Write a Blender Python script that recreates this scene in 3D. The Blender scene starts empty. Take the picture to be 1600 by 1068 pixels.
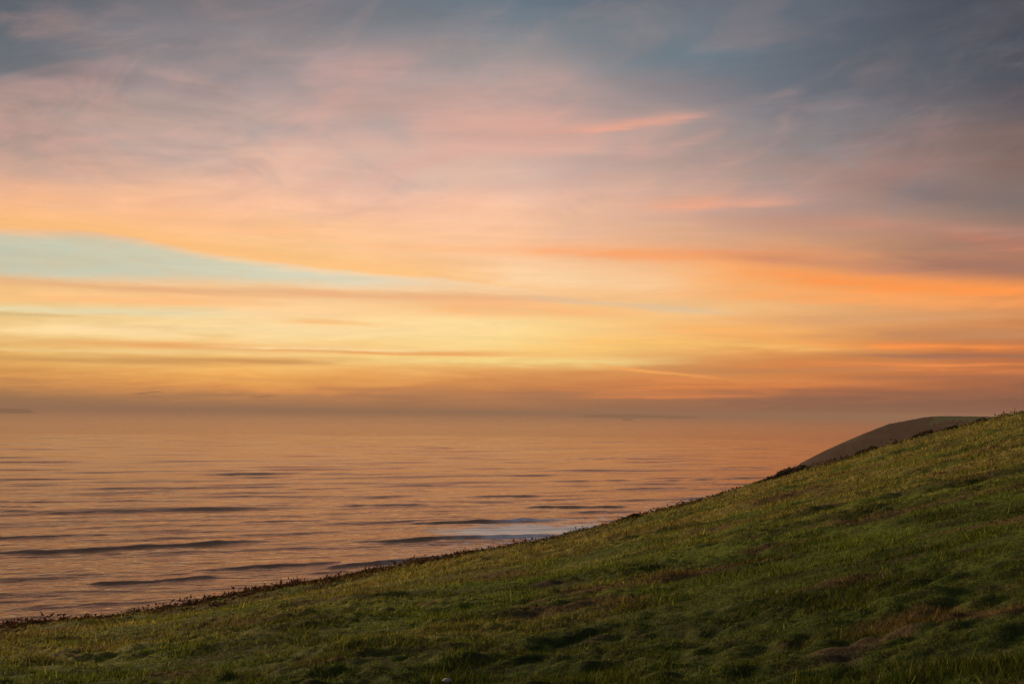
import bpy, bmesh, math, random
import numpy as np
from mathutils import Matrix, Vector

R = math.radians
rng = np.random.default_rng(7)
random.seed(7)
scene = bpy.context.scene
col = scene.collection

# ------------------------------------------------------------------ camera
CAM_Z = 60.0                      # eye height above the sea
PITCH, ROLL, FOC = R(4.0), R(0.6), 1556.0     # focal length in pixels of the 1600 px wide photo
cam_d = bpy.data.cameras.new('camera')
cam_d.sensor_width = 36.0
cam_d.lens = 36.0 * FOC / 1600.0
cam_d.clip_start, cam_d.clip_end = 0.1, 200000.0
cam = bpy.data.objects.new('camera', cam_d)
col.objects.link(cam)
_f = Vector((0, math.cos(PITCH), math.sin(PITCH)))
_r0 = Vector((1, 0, 0)); _u0 = Vector((0, -math.sin(PITCH), math.cos(PITCH)))
_r = _r0 * math.cos(ROLL) + _u0 * math.sin(ROLL)
_u = _u0 * math.cos(ROLL) - _r0 * math.sin(ROLL)
m = Matrix((_r, _u, -_f)).transposed().to_4x4()
m.translation = (0, 0, CAM_Z)
cam.matrix_world = m
scene.camera = cam


def azel(px, py):
    """bearing and elevation (degrees) of a sight line of the photograph"""
    d = _f + _r * ((px - 800) / FOC) + _u * ((534 - py) / FOC)
    return math.degrees(math.atan2(d.x, d.y)), math.degrees(math.atan2(d.z, math.hypot(d.x, d.y)))


def s2l(c):
    c = np.asarray(c, float) / 255.0
    return np.where(c <= 0.04045, c / 12.92, ((c + 0.055) / 1.055) ** 2.4)


# ------------------------------------------------------------------ render / exposure
scene.view_settings.view_transform = 'Standard'
scene.view_settings.look = 'None'
scene.view_settings.exposure = 0.0
scene.view_settings.gamma = 1.0
scene.view_settings.use_curve_mapping = False
scene.render.engine = 'CYCLES'
scene.cycles.use_denoising = True
scene.cycles.max_bounces = 6
scene.cycles.volume_bounces = 0
scene.cycles.transparent_max_bounces = 8
scene.cycles.sample_clamp_indirect = 4.0

# ------------------------------------------------------------------ world: dusk sky with lit cloud sheets
SUN_AZ, SUN_EL = -52.0, 8.5
world = bpy.data.worlds.new('World'); scene.world = world
world.use_nodes = True
world.cycles.sampling_method = 'MANUAL'; world.cycles.sample_map_resolution = 512
nt = world.node_tree; nt.nodes.clear()


class NG:
    def __init__(s, tree): s.t = tree
    def n(s, typ, **kw):
        nd = s.t.nodes.new(typ)
        for k, v in kw.items(): setattr(nd, k, v)
        return nd
    def put(s, sock, v):
        if isinstance(v, bpy.types.NodeSocket): s.t.links.new(v, sock)
        else: sock.default_value = v
    def m(s, op, a, b=None, c=None, clamp=False):
        nd = s.n('ShaderNodeMath', operation=op); nd.use_clamp = clamp
        s.put(nd.inputs[0], a)
        if b is not None: s.put(nd.inputs[1], b)
        if c is not None: s.put(nd.inputs[2], c)
        return nd.outputs[0]
    def mix(s, f, a, b):
        nd = s.n('ShaderNodeMix', data_type='RGBA', clamp_factor=True)
        s.put(nd.inputs[0], f); s.put(nd.inputs[6], a); s.put(nd.inputs[7], b)
        return nd.outputs[2]
    def noise(s, vec, scale, detail=3.0, rough=0.55, dist=0.0, out=0):
        nd = s.n('ShaderNodeTexNoise')
        s.put(nd.inputs['Vector'], vec)
        nd.inputs['Scale'].default_value = scale; nd.inputs['Detail'].default_value = detail
        nd.inputs['Roughness'].default_value = rough; nd.inputs['Distortion'].default_value = dist
        return nd.outputs[out]
    def comb(s, x, y, z=0.0):
        nd = s.n('ShaderNodeCombineXYZ')
        s.put(nd.inputs[0], x); s.put(nd.inputs[1], y); s.put(nd.inputs[2], z)
        return nd.outputs[0]
    def sep(s, v):
        nd = s.n('ShaderNodeSeparateXYZ'); s.put(nd.inputs[0], v)
        return nd.outputs
    def maprange(s, v, a, b, c, d, kind='LINEAR'):
        nd = s.n('ShaderNodeMapRange', interpolation_type=kind)
        s.put(nd.inputs[0], v)
        for i, x in enumerate((a, b, c, d)): nd.inputs[i + 1].default_value = x
        return nd.outputs[0]
    def ramp(s, f, stops, interp='LINEAR'):
        nd = s.n('ShaderNodeValToRGB'); cr = nd.color_ramp; cr.interpolation = interp
        s.put(nd.inputs[0], f)
        while len(cr.elements) > 1: cr.elements.remove(cr.elements[-1])
        cr.elements[0].position = stops[0][0]; cr.elements[0].color = (*stops[0][1], 1)
        for p, c in stops[1:]:
            e = cr.elements.new(p); e.color = (*c, 1)
        return nd.outputs[0]
    def curve(s, f, pts):
        nd = s.n('ShaderNodeFloatCurve'); c = nd.mapping.curves[0]
        s.put(nd.inputs[1], f)
        c.points[0].location = pts[0]; c.points[1].location = pts[-1]
        for p in pts[1:-1]: c.points.new(*p)
        nd.mapping.update()
        return nd.outputs[0]


w = NG(nt)
tc = w.n('ShaderNodeTexCoord')
X, Y, Z = w.sep(tc.outputs['Generated'])
AZ0 = w.m('MULTIPLY', w.m('ARCTAN2', X, Y), 180 / math.pi)
EL0 = w.m('MULTIPLY', w.m('ARCSINE', Z), 180 / math.pi)

# wispy distortion: cloud sheets seen in perspective (plane projection) plus long horizontal fibres
den = w.m('ADD', w.m('MAXIMUM', Z, 0.0), 0.10)
PX = w.m('DIVIDE', X, den); PY = w.m('DIVIDE', Y, den)
sheet = w.comb(w.m('ADD', w.m('MULTIPLY', PX, 0.55), w.m('MULTIPLY', PY, 0.12)), w.m('MULTIPLY', PY, 0.75), 0.0)
fib = w.comb(w.m('MULTIPLY', AZ0, 0.05), w.m('MULTIPLY', EL0, 0.55), 2.3)
fib2 = w.comb(w.m('MULTIPLY', AZ0, 0.11), w.m('MULTIPLY', EL0, 1.5), 7.7)
n_sheet = w.noise(sheet, 2.0, 5.0, 0.55, 0.6)
n_sheet2 = w.noise(sheet, 5.0, 5.0, 0.6, 0.9)
n_fib = w.noise(fib, 1.0, 4.0, 0.55, 0.4)
n_fib2 = w.noise(fib2, 1.0, 4.0, 0.6, 0.3)
amp = w.maprange(EL0, 0.0, 16.0, 0.15, 1.0)
amp_f = w.m('MULTIPLY', amp, w.maprange(EL0, 7.0, 15.0, 3.0, 0.9))
warp = w.m('MULTIPLY_ADD', w.m('SUBTRACT', n_sheet, 0.5), w.m('MULTIPLY', amp, 6.5),
           w.m('MULTIPLY', w.m('SUBTRACT', n_fib, 0.5), amp_f))
warp = w.m('MULTIPLY_ADD', w.m('SUBTRACT', n_fib2, 0.5), 0.55, warp)
EL = w.m('ADD', EL0, warp)
ELs = w.m('MULTIPLY_ADD', w.m('SUBTRACT', n_fib2, 0.5), w.maprange(EL0, 0.0, 12.0, 0.35, 1.0), EL0)
AZ = w.m('MULTIPLY_ADD', w.m('SUBTRACT', n_sheet2, 0.5), 5.0, AZ0)

ROWS = [-40, 0, 50, 100, 150, 200, 260, 320, 380, 430, 480, 520, 560, 590, 606, 622, 650]
COLS = {
    0:    [(80,90,100), (88,97,107), (102,107,115), (118,116,122), (146,132,131), (172,147,138), (210,168,147), (252,185,138),
           (255,190,134), (246,190,126), (240,200,132), (234,191,120), (226,168,92), (213,147,80), (178,122,76), (150,110,78), (138,104,76)],
    400:  [(112,112,120), (122,118,122), (140,132,135), (158,145,146), (180,156,151), (202,172,160), (230,186,164), (255,197,158),
           (255,200,146), (255,206,152), (255,213,156), (255,222,160), (254,199,118), (247,176,90), (230,152,82), (180,127,84), (162,114,80)],
    800:  [(98,114,128), (106,120,132), (128,134,140), (150,146,147), (184,160,154), (204,170,159), (216,182,168), (250,198,168),
           (255,199,154), (255,213,166), (255,203,142), (255,221,150), (255,211,130), (228,150,82), (205,132,78), (178,121,82), (164,110,76)],
    1200: [(92,100,114), (100,106,118), (104,112,122), (108,114,124), (124,122,128), (145,135,135), (165,142,135), (192,154,140),
           (212,158,124), (255,176,108), (240,188,128), (252,174,96), (218,142,80), (215,132,70), (207,121,70), (152,104,78), (140,98,76)],
    1600: [(62,66,78), (68,72,84), (72,77,88), (80,82,92), (92,88,94), (105,95,98), (130,105,98), (140,118,108),
           (155,118,102), (205,130,85), (222,142,84), (200,128,80), (190,112,68), (178,106,70), (155,98,70), (138,92,72), (126,87,70)],
}
ELPOS = lambda e: max(0.0, min(1.0, (e + 6) / 96))
elf = w.m('DIVIDE', w.m('ADD', EL, 6.0), 96.0, clamp=True)
def column(px, cols):
    st = [(ELPOS(azel(px, y)[1]), tuple(s2l(c))) for y, c in zip(ROWS, cols)]
    top = np.array(st[0][1])
    st = [(ELPOS(42), tuple(top * 0.72 + s2l((58, 76, 100)) * 0.28)), (ELPOS(88), tuple(top * 0.2 + s2l((60, 78, 104)) * 0.8))] + st
    return sorted(st)
away = [(ELPOS(-1), tuple(s2l((84, 76, 78)))), (ELPOS(4), tuple(s2l((96, 84, 88)))), (ELPOS(14), tuple(s2l((84, 86, 98)))),
        (ELPOS(40), tuple(s2l((66, 78, 98)))), (ELPOS(88), tuple(s2l((62, 80, 106))))]
cols_n = [(-115, w.ramp(elf, away))]
for px in (0, 400, 800, 1200, 1600):
    cols_n.append((azel(px, 400)[0], w.ramp(elf, column(px, COLS[px]))))
cols_n.append((105, w.ramp(elf, away)))
sky = cols_n[0][1]
for (a0, _), (a1, c1) in zip(cols_n[:-1], cols_n[1:]):
    sky = w.mix(w.maprange(AZ, a0, a1, 0, 1), sky, c1)

# clear strip of pale blue-green sky under the lit edge of the high cloud
azf = w.m('DIVIDE', w.m('ADD', AZ0, 45.0), 90.0, clamp=True)
def azcurve(pix):
    pts = [((azel(x, y)[0] + 45) / 90, azel(x, y)[1] / 20) for x, y in pix]
    pts = [(0.0, pts[0][1] + 0.005)] + pts + [(1.0, pts[-1][1])]
    return w.m('MULTIPLY', w.curve(azf, pts), 20.0)
up = azcurve([(0, 358), (170, 367), (330, 396), (480, 414), (640, 430), (800, 448), (1000, 474), (1200, 492)])
lo = azcurve([(0, 440), (300, 446), (600, 456), (800, 463), (1000, 480), (1200, 497)])
wob = w.m('MULTIPLY_ADD', w.m('SUBTRACT', n_fib2, 0.5), 0.5, w.m('MULTIPLY', w.m('SUBTRACT', n_sheet2, 0.5), 0.5))
d_up = w.m('ADD', w.m('SUBTRACT', EL0, up), wob)
d_lo = w.m('ADD', w.m('SUBTRACT', EL0, lo), wob)
rim = w.m('EXPONENT', w.m('MULTIPLY', w.m('POWER', w.m('MULTIPLY', w.m('MAXIMUM', d_up, 0.0), 0.95), 2.0), -1.0))
rimf = w.m('MULTIPLY', w.m('MULTIPLY', rim, w.maprange(d_up, -0.15, 0.1, 0, 1, 'SMOOTHSTEP')), w.maprange(AZ0, -8, 8, 0.8, 0.0, 'SMOOTHSTEP'))
sky = w.mix(rimf, sky, (*s2l((255, 192, 120)), 1))
wedge = w.m('MULTIPLY', w.maprange(d_up, 0.14, -0.50, 0, 1, 'SMOOTHSTEP'), w.maprange(d_lo, -0.2, 0.75, 0, 1, 'SMOOTHSTEP'))
wedge = w.m('MULTIPLY', wedge, w.m('MULTIPLY', w.maprange(AZ0, -12, 2, 1.0, 0.0, 'SMOOTHSTEP'), w.maprange(n_sheet2, 0.25, 0.6, 0.78, 1.0)))
wcol = w.ramp(w.maprange(AZ0, -30, 4, 0, 1), [(0.0, tuple(s2l((188, 194, 172)))), (0.45, tuple(s2l((212, 209, 183)))), (0.8, tuple(s2l((228, 218, 192)))), (1.0, tuple(s2l((240, 215, 175))))])
sky = w.mix(wedge, sky, wcol)

# cloud streaks: (x0,y0)-(x1,y1) mark the axis as seen in the photo, then up/down half thickness, colour, opacity
STREAKS = [
    ((-60, 437), (900, 466), 7, 5, (224, 166, 120), .75), ((-60, 462), (420, 470), 9, 8, (254, 190, 126), .8),
    ((-60, 480), (360, 489), 6, 5, (226, 214, 172), .75), ((-80, 489), (110, 495), 3, 2.5, (203, 178, 130), .8),
    ((-50, 508), (640, 517), 11, 9, (252, 219, 162), .7), ((90, 533), (820, 553), 5.5, 4.5, (236, 166, 96), 1.05),
    ((-60, 556), (300, 568), 3.5, 3, (208, 154, 88), .95), ((170, 561), (540, 566), 5, 4.5, (210, 152, 88), 1.0),
    ((430, 499), (620, 504), 4, 3, (248, 188, 118), .7), ((560, 563), (1010, 566), 7, 6, (255, 226, 146), .8),
    ((640, 478), (980, 490), 12, 8, (253, 182, 118), .75), ((450, 460), (850, 474), 8, 6, (252, 184, 130), .6),
    ((800, 546), (1120, 540), 10, 8, (255, 200, 112), .6), ((690, 600), (1010, 584), 11, 9, (216, 146, 84), .75),
    ((1000, 572), (1200, 583), 9, 9, (205, 138, 82), .8), ((940, 571), (1130, 591), 2.5, 2.0, (247, 166, 88), .8),
    ((1000, 606), (1300, 603), 4, 3, (230, 138, 72), .75), ((930, 620), (1180, 618), 3, 2, (226, 134, 74), .6),
    ((850, 392), (1330, 404), 13, 10, (255, 162, 98), .9), ((880, 436), (1560, 452), 13, 14, (255, 178, 108), .55), ((1130, 400), (1500, 428), 12, 9, (196, 136, 108), .7),
    ((1400, 412), (1780, 428), 22, 13, (164, 116, 98), .9), ((1180, 432), (1760, 462), 15, 13, (255, 152, 76), .95),
    ((1180, 500), (1700, 488), 10, 8, (214, 156, 108), .6), ((1240, 522), (1680, 522), 11, 7, (196, 136, 92), .8),
    ((1280, 540), (1760, 547), 5, 4, (255, 148, 72), .9), ((1330, 555), (1760, 558), 3, 2.2, (160, 112, 88), .85),
    ((1220, 572), (1760, 582), 4, 4, (222, 130, 72), .7), ((1320, 589), (1760, 590), 3, 3, (172, 110, 78), .7),
    ((830, 464), (1150, 488), 5, 4, (214, 192, 162), .5),
    ((830, 214), (1085, 180), 8, 5, (240, 168, 142), .85), ((640, 200), (930, 196), 40, 34, (224, 168, 150), .55),
    ((760, 240), (960, 226), 14, 12, (228, 174, 156), .5), ((500, 112), (660, 90), 26, 22, (198, 158, 150), .5),
    ((235, 108), (350, 136), 8, 6, (190, 156, 147), .35), ((1020, 318), (1220, 312), 9, 9, (238, 166, 134), .7),
    ((1040, 232), (1110, 212), 7, 6, (204, 160, 146), .6), ((1160, 160), (1250, 140), 7, 6, (142, 130, 132), .6),
    ((1240, 168), (1340, 158), 7, 6, (140, 126, 128), .5), ((1320, 282), (1500, 252), 12, 10, (160, 124, 118), .55),
    ((1380, 300), (1640, 312), 22, 18, (116, 108, 110), .5), ((560, 180), (640, 206), 20, 18, (172, 162, 160), .5),
    ((-120, 90), (170, 120), 30, 6, (98, 104, 112), .6), ((560, 285), (900, 282), 18, 16, (212, 182, 168), .5),
    ((850, 58), (1180, 92), 26, 24, (102, 122, 134), .6), ((200, 330), (520, 372), 14, 12, (255, 188, 134), .5),
    ((1130, 345), (1420, 352), 12, 10, (206, 150, 124), .55), ((1480, 372), (1700, 388), 9, 8, (200, 128, 100), .6),
    ((205, 615.5), (246, 612.5), 1.6, 1.6, (146, 104, 76), .8), ((398, 621.5), (426, 619.5), 1.6, 1.4, (166, 108, 72), .8),
    ((520, 619), (584, 616), 2.2, 1.6, (176, 116, 78), .6), ((1310, 624), (1380, 620), 4, 3, (140, 94, 76), .6),
    ((900, 530), (1320, 546), 9, 7, (255, 196, 108), .75), ((1120, 460), (1680, 474), 9, 10, (255, 165, 92), .65),
    ((780, 432), (1080, 446), 16, 12, (255, 218, 172), .65), ((1030, 512), (1330, 520), 8, 6, (255, 182, 102), .6),
    ((950, 590), (1360, 600), 6, 5, (222, 138, 76), .55), ((1100, 580), (1420, 574), 4, 4, (196, 130, 82), .7),
    ((1250, 566), (1680, 570), 3, 3, (238, 140, 74), .7), ((640, 574), (800, 585), 3, 3, (232, 168, 98), .7),
    ((330, 541), (700, 546), 3, 2.5, (255, 222, 158), .7), ((-60, 545), (420, 549), 3.5, 3, (240, 204, 138), .6),
    ((560, 500), (800, 507), 8, 6, (255, 224, 160), .7), ((330, 590), (520, 596), 3, 3, (222, 156, 84), .6),
    ((1230, 345), (1700, 366), 10, 9, (196, 140, 120), .5), ((560, 382), (840, 394), 6, 6, (255, 188, 128), .5),
]
n_break = w.m('MULTIPLY_ADD', w.m('SUBTRACT', n_sheet2, 0.5), 1.5, w.m('MULTIPLY_ADD', n_fib2, 1.2, 0.35))
for (p0, p1, tu, td, c, al) in STREAKS:
    a0, e0 = azel(*p0); a1, e1 = azel(*p1)
    ac, ec, hl = (a0 + a1) / 2, (e0 + e1) / 2, (a1 - a0) / 2
    sl = (e1 - e0) / (a1 - a0)
    k = math.degrees(1 / FOC)
    da = w.m('MULTIPLY_ADD', AZ, 1 / hl, -ac / hl)
    el = w.m('ADD', w.m('MULTIPLY_ADD', AZ0, -sl, ELs), sl * ac - ec)
    de = w.m('MAXIMUM', w.m('MULTIPLY', el, 1 / (tu * k)), w.m('MULTIPLY', el, -1 / (td * k)))
    da2 = w.m('MULTIPLY', da, da)
    q = w.m('MULTIPLY_ADD', da2, da2, w.m('MULTIPLY', de, de))
    mask = w.m('MULTIPLY', w.m('POWER', 0.42, q), w.m('MULTIPLY', n_break, al), clamp=True)
    sky = w.mix(mask, sky, (*s2l(c), 1))

# torn pink cirrus wisps, combed up to the right
wx_ = w.m('ADD', w.m('MULTIPLY', AZ0, 0.955), w.m('MULTIPLY', EL0, 0.30)); wy_ = w.m('SUBTRACT', w.m('MULTIPLY', EL0, 0.955), w.m('MULTIPLY', AZ0, 0.30))
n_w = w.noise(w.comb(w.m('MULTIPLY', wx_, 0.10), w.m('MULTIPLY', wy_, 0.33), 4.4), 1.0, 8.0, 0.58, 0.9)
n_w2 = w.noise(w.comb(w.m('MULTIPLY', AZ0, 0.16), w.m('MULTIPLY', EL0, 0.30), 9.4), 1.0, 6.0, 0.58, 0.8)
hi = w.m('MULTIPLY', w.maprange(EL0, 8.5, 14, 0, 1, 'SMOOTHSTEP'), w.maprange(EL0, 15, 22, 1, 0.22, 'SMOOTHSTEP'))
warm = w.maprange(AZ0, 4, 22, 1.0, 0.25)
mw = w.m('MULTIPLY', w.m('MULTIPLY', w.maprange(n_w, 0.46, 0.74, 0, 0.52, 'SMOOTHSTEP'), hi), warm)
sky = w.mix(mw, sky, (*s2l((226, 170, 154)), 1))
md = w.m('MULTIPLY', w.maprange(n_w2, 0.48, 0.76, 0, 0.34, 'SMOOTHSTEP'), hi)
sky = w.mix(md, sky, (*s2l((142, 146, 152)), 1))

# faint fibrous light and dark variation in the cloud sheets
var = w.m('MULTIPLY_ADD', w.m('SUBTRACT', n_sheet2, 0.5), 0.20, w.m('MULTIPLY_ADD', w.m('SUBTRACT', n_fib2, 0.5), 0.22, 1.0))
nis = w.n('ShaderNodeTexSky', sky_type='NISHITA')
nis.sun_disc = False
nis.sun_elevation = R(SUN_EL); nis.sun_rotation = R(SUN_AZ)
nis.air_density, nis.dust_density, nis.ozone_density = 1.0, 2.0, 1.5
sc_ = w.n('ShaderNodeVectorMath', operation='SCALE')
w.put(sc_.inputs[0], sky); w.put(sc_.inputs['Scale'], w.m('MULTIPLY', var, 10.0))
final = w.mix(0.03, sc_.outputs[0], nis.outputs[0])
bg = w.n('ShaderNodeBackground'); bg.inputs[1].default_value = 0.1
w.put(bg.inputs[0], final)
wo = w.n('ShaderNodeOutputWorld'); nt.links.new(bg.outputs[0], wo.inputs[0])

# ------------------------------------------------------------------ sun lamp, moved left of the visible glow to brighten the slope: broad, warm
sun_d = bpy.data.lights.new('sun', 'SUN')
sun_d.energy = 4.8; sun_d.angle = R(14); sun_d.color = (1.0, 0.68, 0.38)
sun = bpy.data.objects.new('sun', sun_d); col.objects.link(sun)
sd = Vector((math.sin(R(SUN_AZ)) * math.cos(R(SUN_EL)), math.cos(R(SUN_AZ)) * math.cos(R(SUN_EL)), math.sin(R(SUN_EL))))
sun.rotation_euler = (-sd).to_track_quat('-Z', 'Y').to_euler()
sun.location = sd * 200 + Vector((0, 0, 100))


# ------------------------------------------------------------------ helpers
def tag(o, label=None, cat=None, group=None, kind=None):
    if label: o['label'] = label
    if cat: o['category'] = cat
    if group: o['group'] = group
    if kind: o['kind'] = kind
    return o


def mesh_np(name, verts, faces, mat=None, smooth=False):
    """verts (n,3), faces (m,k) with one k for all"""
    me = bpy.data.meshes.new(name)
    verts = np.asarray(verts, np.float32); faces = np.asarray(faces, np.int32)
    k = faces.shape[1]
    me.vertices.add(len(verts)); me.vertices.foreach_set('co', verts.ravel())
    me.loops.add(faces.size); me.loops.foreach_set('vertex_index', faces.ravel())
    me.polygons.add(len(faces)); me.polygons.foreach_set('loop_start', np.arange(0, faces.size, k, dtype=np.int32))
    if smooth: me.polygons.foreach_set('use_smooth', np.ones(len(faces), bool))
    me.update(calc_edges=True)
    if mat: me.materials.append(mat)
    return me


def link(name, me, parent=None, loc=(0, 0, 0)):
    o = bpy.data.objects.new(name, me); col.objects.link(o)
    o.location = loc
    if parent: o.parent = parent
    return o


def empty(name, loc):
    o = bpy.data.objects.new(name, None); col.objects.link(o); o.location = loc
    o.empty_display_size = 0.2
    return o


def attr(me, name, vals):
    vals = np.asarray(vals, np.float32)
    if vals.ndim == 1:
        a = me.attributes.new(name, 'FLOAT', 'POINT'); a.data.foreach_set('value', vals)
    else:
        a = me.attributes.new(name, 'FLOAT_COLOR', 'POINT')
        a.data.foreach_set('color', np.concatenate([vals, np.ones((len(vals), 1), np.float32)], 1).ravel())


def vnoise(x, y, seed=0):
    """smooth gradient noise, about -1..1"""
    xi = np.floor(x).astype(np.int64); yi = np.floor(y).astype(np.int64)
    fx = x - xi; fy = y - yi
    ux = fx * fx * fx * (fx * (fx * 6 - 15) + 10); uy = fy * fy * fy * (fy * (fy * 6 - 15) + 10)
    def g(ix, iy, dx, dy):
        h = (ix * 374761393 + iy * 668265263 + seed * 974634721) & 0xffffffff
        h = ((h ^ (h >> 13)) * 1274126177) & 0xffffffff
        h = h ^ (h >> 16)
        a = h.astype(np.float64) * (2 * math.pi / 4294967296.0)
        return np.cos(a) * dx + np.sin(a) * dy
    n00 = g(xi, yi, fx, fy); n10 = g(xi + 1, yi, fx - 1, fy)
    n01 = g(xi, yi + 1, fx, fy - 1); n11 = g(xi + 1, yi + 1, fx - 1, fy - 1)
    return 1.5 * ((n00 * (1 - ux) + n10 * ux) * (1 - uy) + (n01 * (1 - ux) + n11 * ux) * uy)


def fbm(x, y, seed=0, octv=4, gain=0.5):
    s = 0; a = 1; t = 0
    for i in range(octv):
        s = s + a * vnoise(x * 2 ** i + 17.3 * i, y * 2 ** i - 9.1 * i, seed + i); t += a; a *= gain
    return s / t


def sstep(a, b, v):
    t = np.clip((v - a) / (b - a), 0, 1)
    return t * t * (3 - 2 * t)


def mat_new(name):
    mt = bpy.data.materials.new(name); mt.use_nodes = True
    mt.node_tree.nodes.clear()
    return mt, NG(mt.node_tree)


def grid_faces(nr, nc, wrap=False):
    i = np.arange(nr - 1)[:, None]; j = np.arange(nc if wrap else nc - 1)[None, :]
    j2 = (j + 1) % nc
    a = i * nc + j; b = i * nc + j2; c = (i + 1) * nc + j2; d = (i + 1) * nc + j
    return np.stack([a, b, c, d], -1).reshape(-1, 4)


# ------------------------------------------------------------------ hillside
EYE = 2.3
SIL = [(-80, 988), (0, 976), (100, 970), (180, 961), (300, 942), (400, 921), (500, 906), (640, 879), (800, 851), (900, 832), (1000, 804),
       (1100, 779), (1200, 749), (1300, 722), (1400, 692), (1500, 664), (1600, 643), (1680, 622)]
_az = [azel(*p)[0] for p in SIL]; _e = [math.tan(R(azel(*p)[1])) for p in SIL]
A_E = np.array([-180, -140, -90, -50] + _az + [50, 90, 140, 180])
V_E = np.array([-0.02, -0.16, -0.26, -0.245] + _e + [0.10, 0.10, 0.06, -0.02])
A_D = np.array([-180, -90, -40, -27, -10, 0, 10, 20, 27, 45, 90, 180])
V_D = np.array([60, 45, 40, 40, 52, 62, 78, 100, 118, 130, 110, 60])


def smooth_interp(a, A, V, wdt=3.0):
    return sum(np.interp((a + o + 180) % 360 - 180, A, V) * k for o, k in ((-wdt, .2), (-wdt / 2, .2), (0, .2), (wdt / 2, .2), (wdt, .2)))


def edge_dist(azd): return smooth_interp(azd, A_D, V_D)


_CA = np.linspace(-46, 46, 93); _CE = np.zeros(93)          # keeps the brow where it belongs once the turf relief is on it


def hill_z(x, y):
    d = np.hypot(x, y) + 1e-6
    a = np.degrees(np.arctan2(x, y))
    e = smooth_interp(a, A_E, V_E, 2.0) - np.interp(a, _CA, _CE, left=_CE[0], right=_CE[-1]); de = edge_dist(a)
    s = e + 2 * EYE / de; c = EYE / de ** 2
    s0 = 0.13 * x / d - 0.06 * y / d
    s = s0 + (s - s0) * sstep(0.5, 7.0, d)
    z = -EYE + s * d - c * d * d
    # grazed, hummocky turf with small terraces along the slope
    xr = x * 0.98 - y * 0.20; yr = x * 0.20 + y * 0.98
    wx = fbm(x * 0.12, y * 0.12, 90, 2) * 2.0
    k = np.clip(d / 10, 0.3, 1.0)
    lumps = 0.30 * fbm(xr / 11, (yr + wx) / 4.5, 11, 2) * np.clip((d - 6) / 30, 0.1, 1.2)
    ter = fbm(xr / 3.6, (yr + wx * 0.5) / 1.5, 23, 3)
    ridge = np.abs(fbm(xr / 6.5, (yr + wx) / 1.8, 31, 2))          # creased cushions
    wob_ = 0.35 * vnoise(x / 0.9, y / 0.7, 41)
    tuss = np.abs(vnoise(xr / 1.45 + wob_, yr / 0.52 + wob_, 47))
    fine = np.abs(vnoise(xr / 0.42 + wob_, yr / 0.25 - wob_, 53))
    calm = 0.30 + 0.70 * sstep(-0.30, 0.25, fbm(x / 12, y / 8, 61, 2))
    grow = 1 + d / 70
    z = z + lumps + k * calm * (0.13 * ter + 0.14 * ridge + 0.13 * grow * tuss + 0.08 * fine)
    z = z + 1.2 * fbm(x / 40, y / 40, 71, 2) * sstep(130, 200, d)
    return CAM_Z + z


for _ in range(2):
    ca_g = np.linspace(-46, 46, 461); fr_g = np.linspace(0.35, 1.7, 160)
    CAg, FRg = np.meshgrid(ca_g, fr_g)
    dg = edge_dist(CAg.ravel()).reshape(CAg.shape) * FRg
    zg = hill_z((dg * np.sin(np.radians(CAg))).ravel(), (dg * np.cos(np.radians(CAg))).ravel()).reshape(CAg.shape)
    ex = ((zg + 0.03 - CAM_Z) / dg).max(0) - smooth_interp(ca_g, A_E, V_E, 2.0)
    ker = np.ones(31) / 31
    ex = np.convolve(np.pad(ex, 15, mode='edge'), ker, 'valid')
    _CE = _CE + np.interp(_CA, ca_g, ex)


def turf_fields(x, y):
    """patchiness of the turf: dry straw with slope light and shade painted in, brown dead bracken, bare earth (0..1 each)"""
    xr = x * 0.98 - y * 0.20; yr = x * 0.20 + y * 0.98
    d = np.hypot(x, y)
    dry = sstep(-0.10, 0.28, fbm(xr / 15, yr / 3.4, 101, 4) + 0.36 * sstep(14, 45, d) - 0.20)  # distance term paints the farther slope lighter, as if better lit
    brown = sstep(0.12, 0.40, fbm(xr / 4.2, yr / 1.8, 131, 4))
    a = np.degrees(np.arctan2(x, y)); de = edge_dist(a)
    dry = np.clip(dry + 0.5 * np.exp(-((d / de - 0.52) / 0.2) ** 2) * sstep(-0.35, 0.2, fbm(xr / 10, yr / 2.6, 165, 3)), 0, 1)  # mid-slope band of straw colour stands in for light
    dry = dry * (0.30 + 0.70 * sstep(9, 28, d + 6 * fbm(x / 8, y / 8, 161, 2)))  # straw held back close by, shade put into the colour
    rim_ = sstep(0.66, 0.95, d / de) * sstep(1.6, 1.05, d / de) * sstep(14, 2, a)
    brown = np.maximum(brown, rim_ * sstep(-0.25, 0.2, fbm(x / 3, y / 2, 151, 3)))
    bare = sstep(0.34, 0.52, fbm(xr / 2.6, yr / 1.2, 171, 3))
    return dry, brown, bare


def turf_color(dry, brown, lush_shade):
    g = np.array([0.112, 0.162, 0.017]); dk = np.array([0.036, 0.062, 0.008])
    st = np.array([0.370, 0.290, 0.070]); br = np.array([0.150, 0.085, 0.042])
    c = g + (dk - g) * lush_shade[:, None]  # dark green patches, plus the shade painted on the near turf
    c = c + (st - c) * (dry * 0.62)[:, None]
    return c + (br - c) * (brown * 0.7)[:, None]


rad = np.concatenate([np.geomspace(0.25, 3.0, 24)[:-1], np.geomspace(3.0, 150.0, 620)[:-1], np.geomspace(150, 420, 60)])
azs = np.concatenate([np.linspace(-40, 40, 430), np.linspace(40, 320, 90)[1:-1]])
AA, RR = np.meshgrid(np.radians(azs), rad)
hx, hy = (RR * np.sin(AA)).ravel(), (RR * np.cos(AA)).ravel()
hz = np.maximum(hill_z(hx, hy), -0.9)
hv = np.stack([hx, hy, hz], 1)
nc = len(azs)
hf = grid_faces(len(rad), nc, True)

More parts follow.
